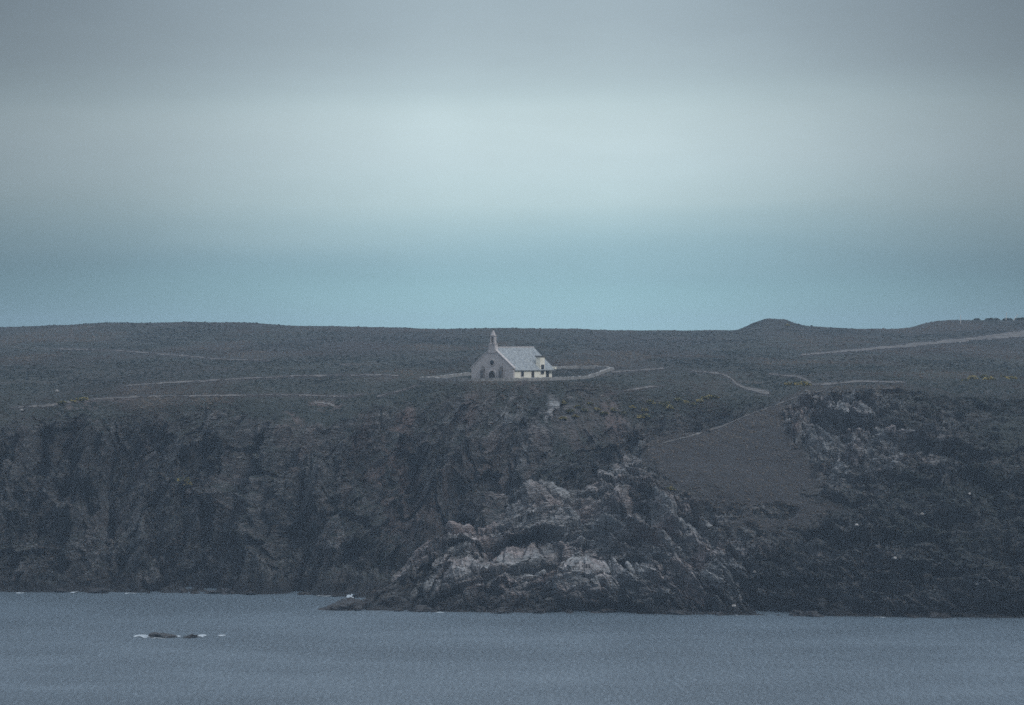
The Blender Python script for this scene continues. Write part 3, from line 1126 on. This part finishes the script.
def slate_material():
    m, t, b = mat_new('lichened_slate')
    tcn = N(t, 'ShaderNodeTexCoord')
    br = N(t, 'ShaderNodeTexBrick')
    mp = N(t, 'ShaderNodeMapping')
    mp.inputs['Rotation'].default_value = (0, 0, math.radians(90))
    t.links.new(tcn.outputs['UV'], mp.inputs[0])
    t.links.new(tcn.outputs['UV'], br.inputs['Vector'])
    br.inputs['Scale'].default_value = 1.0
    br.inputs['Brick Width'].default_value = 0.42
    br.inputs['Row Height'].default_value = 0.34
    br.inputs['Mortar Size'].default_value = 0.02
    br.inputs['Color1'].default_value = (.16, .178, .195, 1)
    br.inputs['Color2'].default_value = (.30, .32, .335, 1)
    br.inputs['Mortar'].default_value = (.13, .14, .15, 1)
    n = noise_node(t, .9, 6, .65, tcn.outputs['Object'])
    li = ramp_node(t, n.outputs['Fac'], [(.35, (.82, .84, .86)), (.65, (1.18, 1.18, 1.12))])
    c = mix_node(t, 1.0, br.outputs['Color'], li.outputs[0], 'MULTIPLY')
    t.links.new(c, b.inputs['Base Color'])
    b.inputs['Roughness'].default_value = .6
    bp = N(t, 'ShaderNodeBump')
    bp.inputs['Strength'].default_value = .5
    bp.inputs['Distance'].default_value = .05
    t.links.new(br.outputs['Fac'], bp.inputs['Height'])
    bp.invert = True
    t.links.new(bp.outputs[0], b.inputs['Normal'])
    return m


M_SLATE = slate_material()


class MB:
    """collects solids into one mesh"""

    def __init__(self):
        self.v, self.f = [], []

    def add(self, vs, fs):
        n = len(self.v)
        self.v += [tuple(v) for v in vs]
        self.f += [tuple(i + n for i in f) for f in fs]
        return self

    def box(self, x0, x1, y0, y1, z0, z1):
        v = [(x, y, z) for z in (z0, z1) for y in (y0, y1) for x in (x0, x1)]
        return self.add(v, [(0, 2, 3, 1), (4, 5, 7, 6), (0, 1, 5, 4), (2, 6, 7, 3), (0, 4, 6, 2), (1, 3, 7, 5)])

    def prism(self, poly, axis, a0, a1):
        """extrude a closed outline; axis 'y': outline in (x,z); axis 'x': outline in (y,z)"""
        n = len(poly)
        if axis == 'y':
            v = [(p, a0, q) for p, q in poly] + [(p, a1, q) for p, q in poly]
        else:
            v = [(a0, p, q) for p, q in poly] + [(a1, p, q) for p, q in poly]
        f = [tuple(range(n))[::-1], tuple(range(n, 2 * n))] + [(i, (i + 1) % n, n + (i + 1) % n, n + i) for i in range(n)]
        return self.add(v, f)

    def lathe(self, prof, cx, cy, seg=14):
        v, f = [], []
        for r, z in prof:
            for k in range(seg):
                a = 2 * math.pi * k / seg
                v.append((cx + r * math.cos(a), cy + r * math.sin(a), z))
        for i in range(len(prof) - 1):
            for k in range(seg):
                j = (k + 1) % seg
                f.append((i * seg + k, i * seg + j, (i + 1) * seg + j, (i + 1) * seg + k))
        f.append(tuple(range(seg))[::-1])
        f.append(tuple(range((len(prof) - 1) * seg, len(prof) * seg)))
        return self.add(v, f)

    def build(self, name, mat, parent=None, smooth=False, bevel=0.0):
        import bmesh
        me = bpy.data.meshes.new(name)
        me.from_pydata(self.v, [], self.f)
        bm = bmesh.new()
        bm.from_mesh(me)
        bmesh.ops.recalc_face_normals(bm, faces=bm.faces)
        if bevel:
            bmesh.ops.bevel(bm, geom=bm.edges[:], offset=bevel, segments=1, affect='EDGES', clamp_overlap=True)
        bm.to_mesh(me)
        bm.free()
        me.materials.append(mat)
        me.polygons.foreach_set('use_smooth', [smooth] * len(me.polygons))
        return link(name, me, parent)


def arch(w, z0, z1, cx=0, n=8):
    """pointed-round arch outline"""
    r = w / 2
    pts = [(cx - r, z0), (cx + r, z0)]
    for k in range(n + 1):
        a = math.pi * k / n
        pts.append((cx + r * math.cos(a), z1 - r + r * math.sin(a)))
    return pts


TH = math.radians(31)
CW, CLN = 13.0, 21.4          # width of the gable, length of the nave
EAVE, APEX = 3.1, 8.9
chapel = bpy.data.objects.new('chapel', None)
COL.objects.link(chapel)
# local x along the gable (right), y along the nave (away), origin at the middle of the gable foot
Rc = np.array([0.3, 845.5])   # right corner of the gable
mid_g = Rc + (CW / 2) * np.array([-math.cos(TH), math.sin(TH)])
chapel.location = (mid_g[0], mid_g[1], CHAPEL_Z)
chapel.rotation_euler = (0, 0, -TH)
tag(chapel, 'old stone chapel with grey slate roof, cream side wall and small bell tower', 'chapel')
hw = CW / 2
# west gable wall of granite, standing a little above the roof
gw = MB().prism([(-hw, -0.6), (hw, -0.6), (hw, EAVE + .25), (0.0, APEX + .25), (-hw, EAVE + .25)], 'y', 0, .8)
gable = gw.build('gable_wall', M_GRANITE, chapel)
cp = MB()
for s in (-1, 1):
    cp.prism([(s * (hw + .25), EAVE + .10), (s * (hw + .25), EAVE + .40), (s * 1.05, APEX - .62), (s * 1.05, APEX - .90)], 'y', -.10, .92)
cp.build('coping', M_GRANITE, gable)
# nave side walls and east end
MB().box(hw - .75, hw - .02, .802, 17.0, -.6, EAVE).build('side_wall', M_LIME, chapel)
MB().box(-hw + .02, -hw + .75, .802, CLN - .7, -.6, EAVE).build('side_wall', M_LIME, chapel)
MB().box(hw - 1.35, hw - .62, 17.003, CLN, -.6, EAVE + .55).build('chancel_wall', M_LIME, chapel)
eg = MB().prism([(-hw + .02, -.6), (hw - 1.36, -.6), (hw - 1.36, EAVE + .9), (0, APEX - .25), (-hw + .02, EAVE)], 'y', CLN - .69, CLN - .02)
eg.build('end_wall', M_LIME, chapel)
# roof slopes, with real thickness and eaves
pitch = (APEX - EAVE) / hw


def roof_slope(s, y0, y1, x_out, thick=.22):
    zo = APEX - pitch * x_out
    v = []
    for y in (y0, y1):
        v += [(0, y, APEX), (s * x_out, y, zo), (s * x_out, y, zo - thick), (0, y, APEX - thick)]
    f = [(0, 1, 5, 4), (1, 2, 6, 5), (2, 3, 7, 6), (3, 0, 4, 7), (0, 3, 2, 1), (4, 5, 6, 7)]
    mb = MB().add(v, f)
    o = mb.build('roof', M_SLATE, chapel)
    uv = o.data.uv_layers.new(name='UVMap')
    for poly in o.data.polygons:
        for li in poly.loop_indices:
            co = o.data.vertices[o.data.loops[li].vertex_index].co
            uv.data[li].uv = (co.y, math.hypot(co.x, co.z - APEX))
    return o


roof_r = roof_slope(1, .805, CLN + .15, hw + .30)
roof_l = roof_slope(-1, .805, CLN + .15, hw + .30)
MB().prism([(-.22, APEX - .12), (.22, APEX - .12), (.14, APEX + .10), (-.14, APEX + .10)], 'y', 2.2, CLN + .2).build('ridge_tiles', M_GRANITE, roof_r)
# buttresses on the gable, their shadow put into the darker stone colour
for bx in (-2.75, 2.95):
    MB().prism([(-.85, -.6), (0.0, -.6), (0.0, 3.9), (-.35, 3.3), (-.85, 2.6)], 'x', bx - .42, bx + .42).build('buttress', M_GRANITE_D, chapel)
# west door with a carved surround, oculus above
MB().prism(arch(2.5, -.55, 2.95), 'y', -.16, -.003).build('door_surround', M_GRANITE, chapel)
dr = MB().prism(arch(1.8, -.5, 2.6), 'y', -.20, -.163).build('door', M_WOOD, chapel)
MB().box(.45, .60, -.26, -.203, .9, 1.1).build('handle', M_BRONZE, dr)
oc = MB()
ring = [(.62 * math.cos(a), 4.85 + .62 * math.sin(a)) for a in np.linspace(0, 2 * math.pi, 16, endpoint=False)]
ocw = MB().prism([(x * 1.45, 4.85 + (z - 4.85) * 1.45) for x, z in ring], 'y', -.10, -.003).build('round_window', M_GRANITE, chapel)
MB().prism(ring, 'y', -.14, -.103).build('pane', M_DARK, ocw)
# north-side windows and low door
for (y0, wd, z0, z1) in ((4.1, 1.25, 1.15, 2.6),):
    fr = MB().box(hw - .017, hw + .06, y0 - .18, y0 + wd + .18, z0 - .2, z1 + .15).build('window', M_GRANITE, chapel)
    MB().box(hw + .063, hw + .08, y0, y0 + wd, z0, z1).build('pane', M_DARK, fr)
sd = MB().box(hw - .017, hw + .06, 9.5, 10.9, -.5, 2.5).build('side_door', M_GRANITE_D, chapel)
MB().box(hw + .063, hw + .08, 9.65, 10.75, -.5, 2.35).build('door_leaf', M_WOOD, sd)
# tall cream chimney stack with a flat dark cap, rising from the side wall through the eave
cs = MB().box(hw - 1.25, hw + .12, 13.9, 16.3, EAVE - .6, EAVE + 3.15)
stack = cs.build('chimney_stack', M_LIME, chapel)
MB().box(hw - 1.45, hw + .30, 13.7, 16.5, EAVE + 3.153, EAVE + 3.48).build('cap', M_GRANITE_D, stack)
wn = MB().box(hw - .017, hw + .17, 14.35, 15.95, 1.7, 4.2).build('window', M_GRANITE_D, chapel)
MB().box(hw + .173, hw + .19, 14.5, 15.8, 1.85, 4.05).build('pane', M_DARK, wn)
# small chancel window and kneeler stone at the far eave
w2 = MB().box(hw - .617, hw - .55, 18.2, 19.7, .8, EAVE + .2).build('window', M_GRANITE_D, chapel)
MB().box(hw - .547, hw - .53, 18.35, 19.55, .95, EAVE + .05).build('pane', M_DARK, w2)
MB().box(hw - .3, hw + .5, CLN - .25, CLN + .45, EAVE - .15, EAVE + .45).build('kneeler_stone', M_LIME, chapel)
# bell tower on the gable
tower = MB()
tower.prism([(-1.2, APEX - 1.5), (1.2, APEX - 1.5), (.88, APEX + .7), (-.88, APEX + .7)], 'y', -.12, 1.3)
bt = tower.build('bell_tower', M_GRANITE, chapel)
st = MB()
st.box(-.98, .98, -.22, 1.40, APEX + .703, APEX + .92)
for s in (-1, 1):
    st.box(s * .5 - .17, s * .5 + .17, .06, 1.12, APEX + .923, APEX + 2.45)
st.prism([(-.67, APEX + 2.45), (-.33, APEX + 2.45), (-.24, APEX + 2.66), (0, APEX + 2.76), (.24, APEX + 2.66), (.33, APEX + 2.45), (.67, APEX + 2.45), (.67, APEX + 2.95), (-.67, APEX + 2.95)], 'y', .06, 1.12)
st.box(-.78, .78, -.03, 1.2, APEX + 2.953, APEX + 3.12)
st.build('belfry', M_GRANITE, bt)
spv = [(-.5, 0.12, APEX + 3.123), (.5, 0.12, APEX + 3.123), (.5, 1.06, APEX + 3.123), (-.5, 1.06, APEX + 3.123), (-.10, .5, APEX + 4.5), (.10, .5, APEX + 4.5), (.10, .68, APEX + 4.5), (-.10, .68, APEX + 4.5)]
MB().add(spv, [(0, 3, 2, 1), (4, 5, 6, 7), (0, 1, 5, 4), (1, 2, 6, 5), (2, 3, 7, 6), (3, 0, 4, 7)]).build('spire', M_GRANITE, bt)
MB().box(-.05, .05, .54, .64, APEX + 4.49, APEX + 5.0).box(-.2, .2, .55, .63, APEX + 4.72, APEX + 4.82).build('cross', M_GRANITE_D, bt)
MB().lathe([(.26, APEX + 1.35), (.24, APEX + 1.45), (.18, APEX + 1.72), (.12, APEX + 1.9), (.06, APEX + 2.0), (.05, APEX + 2.45)], 0, .59).build('bell', M_BRONZE, bt, True)

# ------------------------------------------------------------------ enclosure wall of dry stone around the chapel
M_WALL = simple_mat('dry_stone', (.11, .11, .108), (.27, .265, .255), 1.3, .95, .8, 3.0, coord='Object')
wp = [np.array([(a - CX) * d / FPX, d]) for a, d in WALL_PLAN]
samples = []
for a, b in zip(wp[:-1], wp[1:]):
    n = max(2, int(np.linalg.norm(b - a) / 1.4))
    samples += [a + (b - a) * t / n for t in range(n)]
samples = np.array(samples)
ns = len(samples)
tan = np.roll(samples, -1, 0) - np.roll(samples, 1, 0)
tan /= np.linalg.norm(tan, axis=1, keepdims=True)
nor = np.stack([-tan[:, 1], tan[:, 0]], -1)
wv, wf = [], []
for i in range(ns):
    z = ground_z(*samples[i])
    h = .80 + random.uniform(-.12, .14)
    for off, zz in ((-.42, -.5), (-.33, h), (.33, h + random.uniform(-.06, .06)), (.42, -.5)):
        q = samples[i] + nor[i] * (off + random.uniform(-.05, .05))
        wv.append((q[0], q[1], z + zz))
for i in range(ns):
    j = (i + 1) % ns
    for k in range(3):
        wf.append((i * 4 + k, i * 4 + k + 1, j * 4 + k + 1, j * 4 + k))
wall = link('stone_wall', new_mesh('stone_wall', wv, wf, [M_WALL]))
tag(wall, 'low pale dry stone wall enclosing the chapel yard', 'wall')

# ------------------------------------------------------------------ rocks
M_SEAROCK = simple_mat('wet_black_rock', (.012, .012, .013), (.028, .026, .026), .9, .55, .8, 2.5)
M_PALE = simple_mat('pale_granite_boulder', (.14, .135, .13), (.36, .345, .33), 1.5, .9, .6, 4.0)


def rock_mesh(name, sx, sy, sz, seed, mat, res=4, crag=.35, flatbase=-.3, wedge=0):
    import bmesh
    bm = bmesh.new()
    bmesh.ops.create_icosphere(bm, subdivisions=res, radius=1)
    P = np.array([v.co[:] for v in bm.verts])
    n = ridged(P * 1.5 + seed * 3.1, 5, seed, .55)
    g = fbm(P * 1.1 + seed, 2, seed + 50)
    Pd = P * (1 + (n - .5)[:, None] * crag + g[:, None] * .25)
    Pd *= np.array([sx, sy, sz])
    if wedge:
        Pd[:, 2] *= np.clip(.5 + wedge * .62 * Pd[:, 0] / sx, .06, 1.3)
    Pd[:, 2] = np.maximum(Pd[:, 2], flatbase * sz)
    for v, p in zip(bm.verts, Pd):
        v.co = p
    me = bpy.data.meshes.new(name)
    bm.to_mesh(me)
    bm.free()
    me.materials.append(mat)
    return me


def sea_point(px, py):
    d = sea_d(py)
    return ((px - CX) * d / FPX, d, 0)


mpx = lambda py: sea_d(py) / FPX
o = link('sea_rock', rock_mesh('sea_rock', 15.5 * mpx(637), 3.0, 1.5, 5, M_SEAROCK, crag=.45, wedge=-.30))
o.location = sea_point(163, 637)
tag(o, 'long low black rock awash in the open water, larger of the two', 'rock')
o = link('sea_rock', rock_mesh('sea_rock', 7.0 * mpx(637), 2.2, 1.15, 11, M_SEAROCK, crag=.8, wedge=.6))
o.location = sea_point(190, 637.3)
tag(o, 'small jagged black rock awash in the open water, right of the larger rock', 'rock')
o = link('shore_rock', rock_mesh('shore_rock', 22 * mpx(609), 4.5, 3.9, 23, M_SEAROCK, crag=.3, wedge=.8))
o.location = sea_point(341, 609.0)
tag(o, 'dark pointed rock at the water\'s edge off the tip of the headland', 'rock')

# broken rocks along the foot of the cliffs, each partly in the water
RM = [rock_mesh('shore_boulder', 1, .8, .62, 80 + i, M_SEAROCK, 3, .6) for i in range(5)]
for i in range(64):
    bx = random.uniform(-10, 1034)
    wl = np.interp(bx, [0, 100, 200, 300, 335, 345, 400, 500, 600, 700, 800, 900, 1024], [592, 592.5, 593, 594.5, 596, 610, 611, 612.5, 613.3, 614.5, 616, 617, 618])
    o = link('shore_boulder', RM[i % 5])
    sc_ = random.uniform(.5, 1.9) ** 1.2
    p = sea_point(bx, wl - random.uniform(-.6, 1.4))
    o.location = (p[0], p[1], random.uniform(-.2, .25))
    o.scale = (sc_ * random.uniform(1, 1.9), sc_, sc_ * random.uniform(.6, 1.0))
    o.rotation_euler = (0, random.uniform(-.2, .2), random.uniform(0, 6.28))
    tag(o, 'dark wet rock at the waterline along the foot of the cliffs', 'rock', 'dark rocks along the waterline')

# pale boulders on the dark slopes and by the shore
BOULD = [(857, 526, .9, 'pale boulder on the dark right hand cliff, on its own halfway up'), (922, 515, .8, 'pale boulder on the dark right hand cliff, above and right of the middle one'),
         (970, 495, .8, 'pale boulder on the dark right hand cliff, highest and farthest right'), (755, 573, .8, 'pale boulder low on the headland at the right end of its bare rock'),
         (895, 559, 1.0, 'pale boulder low on the dark right hand cliff, with a streak of stone beside it'), (977, 585, .8, 'pale boulder just above the water at the far right'),
         (57, 392, .9, 'pale boulder in the heath above the left end of the cliff'), (22, 411, .8, 'pale boulder on the cliff edge at the far left'),
         (734, 607, .9, 'pale boulder at the waterline under the headland')]
for i, (bx, by, s, lab) in enumerate(BOULD):
    h = hit_px(bx, by)
    if h is None:
        continue
    o = link('boulder', rock_mesh('boulder', s * .6, s * .5, s * .45, 60 + i, M_PALE, 3))
    o.location = (h.x, h.y - .2, h.z + .2)
    o.rotation_euler = (0, 0, i * 1.3)
    tag(o, lab, 'boulder', 'pale boulders on the cliffs')

# ------------------------------------------------------------------ foam
M_FOAM = simple_mat('white_foam', (.12, .16, .19), (.46, .50, .53), 1.2, .8)


def foam_patch(px, py, lw, dw, seed, hgt=.12):
    """ragged low raft of foam lying on the sea"""
    x0, y0, _ = sea_point(px, py)
    lw = lw * mpx(py)
    n, mrows = 40, 12
    vs, ok = [], []
    for j in range(mrows):
        for i in range(n):
            u, v = i / (n - 1) * 2 - 1, j / (mrows - 1) * 2 - 1
            vs.append((u * lw, v * dw, 0))
            ok.append(u * u + v * v)
    V = np.array(vs)
    nz_ = fbm(V * np.array([.7, .5, 1]) + seed * 7.7, 4, seed)
    keep = (np.array(ok) + nz_ * 1.3) < .62
    V[:, 2] = .03 + np.clip(hgt * (nz_ + .6), 0, None)
    V += np.array([x0, y0, 0])
    F = grid_faces(mrows, n)
    F = F[keep[F].sum(1) >= 3]
    return V, F


fv, ff, off = [], [], 0
for i, (a, b, lw, dw, hg) in enumerate([(141, 636.2, 7, 3.4, .2), (146, 637.2, 5, 3.0, .12), (200, 636.0, 8, 3.0, .15), (222, 635.6, 4, 1.8, .08), (176, 636.9, 5, 2.6, .12), (160, 638.3, 9, 2.0, .08), (75, 592.8, 5, 2.6, .3), (265, 593.4, 4, 2.6, .35),
                                        (325, 596.2, 8, 3.0, .2), (735, 615.8, 5, 1.2, .12), (540, 613.4, 6, 1.2, .06), (352, 598.5, 8, 6.5, 1.0), (346, 600.5, 4, 5, .5), (20, 593.2, 6, 1.6, .1), (130, 593.6, 7, 1.6, .08), (440, 612.6, 5, 1.5, .08), (880, 617.6, 6, 1.5, .08)]):
    V, F = foam_patch(a, b, lw, dw, 300 + i, hg)
    if len(F):
        fv.append(V)
        ff.append(F + off)
        off += len(V)
foam = link('foam', new_mesh('foam', np.concatenate(fv), np.concatenate(ff), [M_FOAM], True))
tag(foam, kind='stuff')

# ------------------------------------------------------------------ gorse bushes in flower
M_GORSE = simple_mat('gorse_spines', (.022, .030, .016), (.050, .060, .030), 3.0)
M_BLOOM = simple_mat('gorse_flowers', (.24, .19, .06), (.40, .32, .11), 4.0, .8)


def gorse_mesh(seed, bloom):
    r = np.random.default_rng(seed)
    V, F, fm = [], [], []
    for k in range(420):
        d = r.normal(size=3)
        d[2] = abs(d[2]) * .9
        d /= np.linalg.norm(d)
        lump = 1 + .3 * math.sin(d[0] * 5 + seed) * math.cos(d[1] * 4 + seed)
        c = d * np.array([1.0, 1.0, .85]) * lump * (0.6 + .42 * r.random())
        a = r.normal(size=3)
        a /= np.linalg.norm(a)
        b = np.cross(a, d)
        b /= max(np.linalg.norm(b), 1e-3)
        s = .10 + .12 * r.random()
        n = len(V)
        V += [c + a * s, c - a * s * .6 + b * s * .7, c - a * s * .6 - b * s * .7, c + d * s * 1.3]
        F += [(n, n + 1, n + 2), (n, n + 1, n + 3), (n + 1, n + 2, n + 3), (n + 2, n, n + 3)]
        m = 1 if (r.random() < bloom and d[2] > .05) else 0
        fm += [m] * 4
    return new_mesh('gorse_bush', np.array(V), np.array(F), [M_GORSE, M_BLOOM], False, fm)


GM = [gorse_mesh(s, b) for s, b in ((1, .45), (2, .3), (3, .55), (4, .2))]
GORSE = [(562, 404), (569, 412), (563, 419), (578, 407), (575, 417), (584, 411), (597, 410), (604, 414), (613, 411), (622, 414), (640, 418), (645, 417), (644, 411), (650, 403), (653, 404), (667, 407), (669, 409), (664, 405),
         (686, 403), (694, 405), (700, 402), (705, 399), (709, 397), (712, 398), (788, 385), (794, 384), (799, 385), (803, 384), (807, 386), (965, 381), (972, 379), (984, 378), (990, 380), (1003, 377), (1012, 379),
         (63, 404), (72, 402), (80, 401), (85, 400), (748, 324), (787, 326), (183, 481), (187, 485), (668, 489), (672, 490), (590, 404), (632, 408), (678, 401)]
for i, (gx, gy) in enumerate(GORSE):
    h = hit_px(gx, gy)
    if h is None:
        continue
    o = link('gorse_bush', GM[i % 4])
    s = random.uniform(.6, 1.15) * h.y / 830
    o.location = (h.x, h.y, h.z)
    o.scale = (s * random.uniform(1.0, 1.6), s, s * random.uniform(.7, 1.0))
    o.rotation_euler = (0, 0, random.uniform(0, 6.28))
    tag(o, 'low gorse bush in yellow flower on the heath', 'bush', 'gorse bushes in flower')

# ------------------------------------------------------------------ skyline shrubs and posts at the right
M_POST = simple_mat('weathered_pale_wood', (.42, .41, .38), (.6, .58, .54), 3.0)
for i, (sx_, s) in enumerate([(977, 1.6), (990, 2.3), (996, 2.0), (1006, 1.8), (1010, 1.5), (1018, 1.7), (1022, 2.0)]):
    x = (sx_ - CX) * 1496 / FPX
    o = link('shrub', gorse_mesh(40 + i, 0.0))
    o.location = (x, 1496, ground_z(x, 1496) + .1)
    o.scale = (s * .85, s * .7, s * .55)
    tag(o, 'dark round shrub standing up on the skyline', 'shrub', 'dark shrubs along the skyline')
for (sx_, dd, ht_, lean, lab) in [(1006, 1470, 3.6, 0.05, 'thin upright pale post on the skyline at the right'), (1013.5, 1470, 3.4, .6, 'pale leaning post on the skyline at the far right'), (960.5, 1440, 3.4, 0.0, 'thin pale post on the hillside just under the right hand skyline')]:
    x = (sx_ - CX) * dd / FPX
    o = MB().prism([(-.16, -.6), (.16, -.6), (.12, ht_), (0, ht_ + .2), (-.12, ht_)], 'y', -.16, .16).build('post', M_POST)
    o.location = (x, dd, ground_z(x, dd))
    o.rotation_euler = (0, lean, 0)
    tag(o, lab, 'post', 'posts on the skyline')
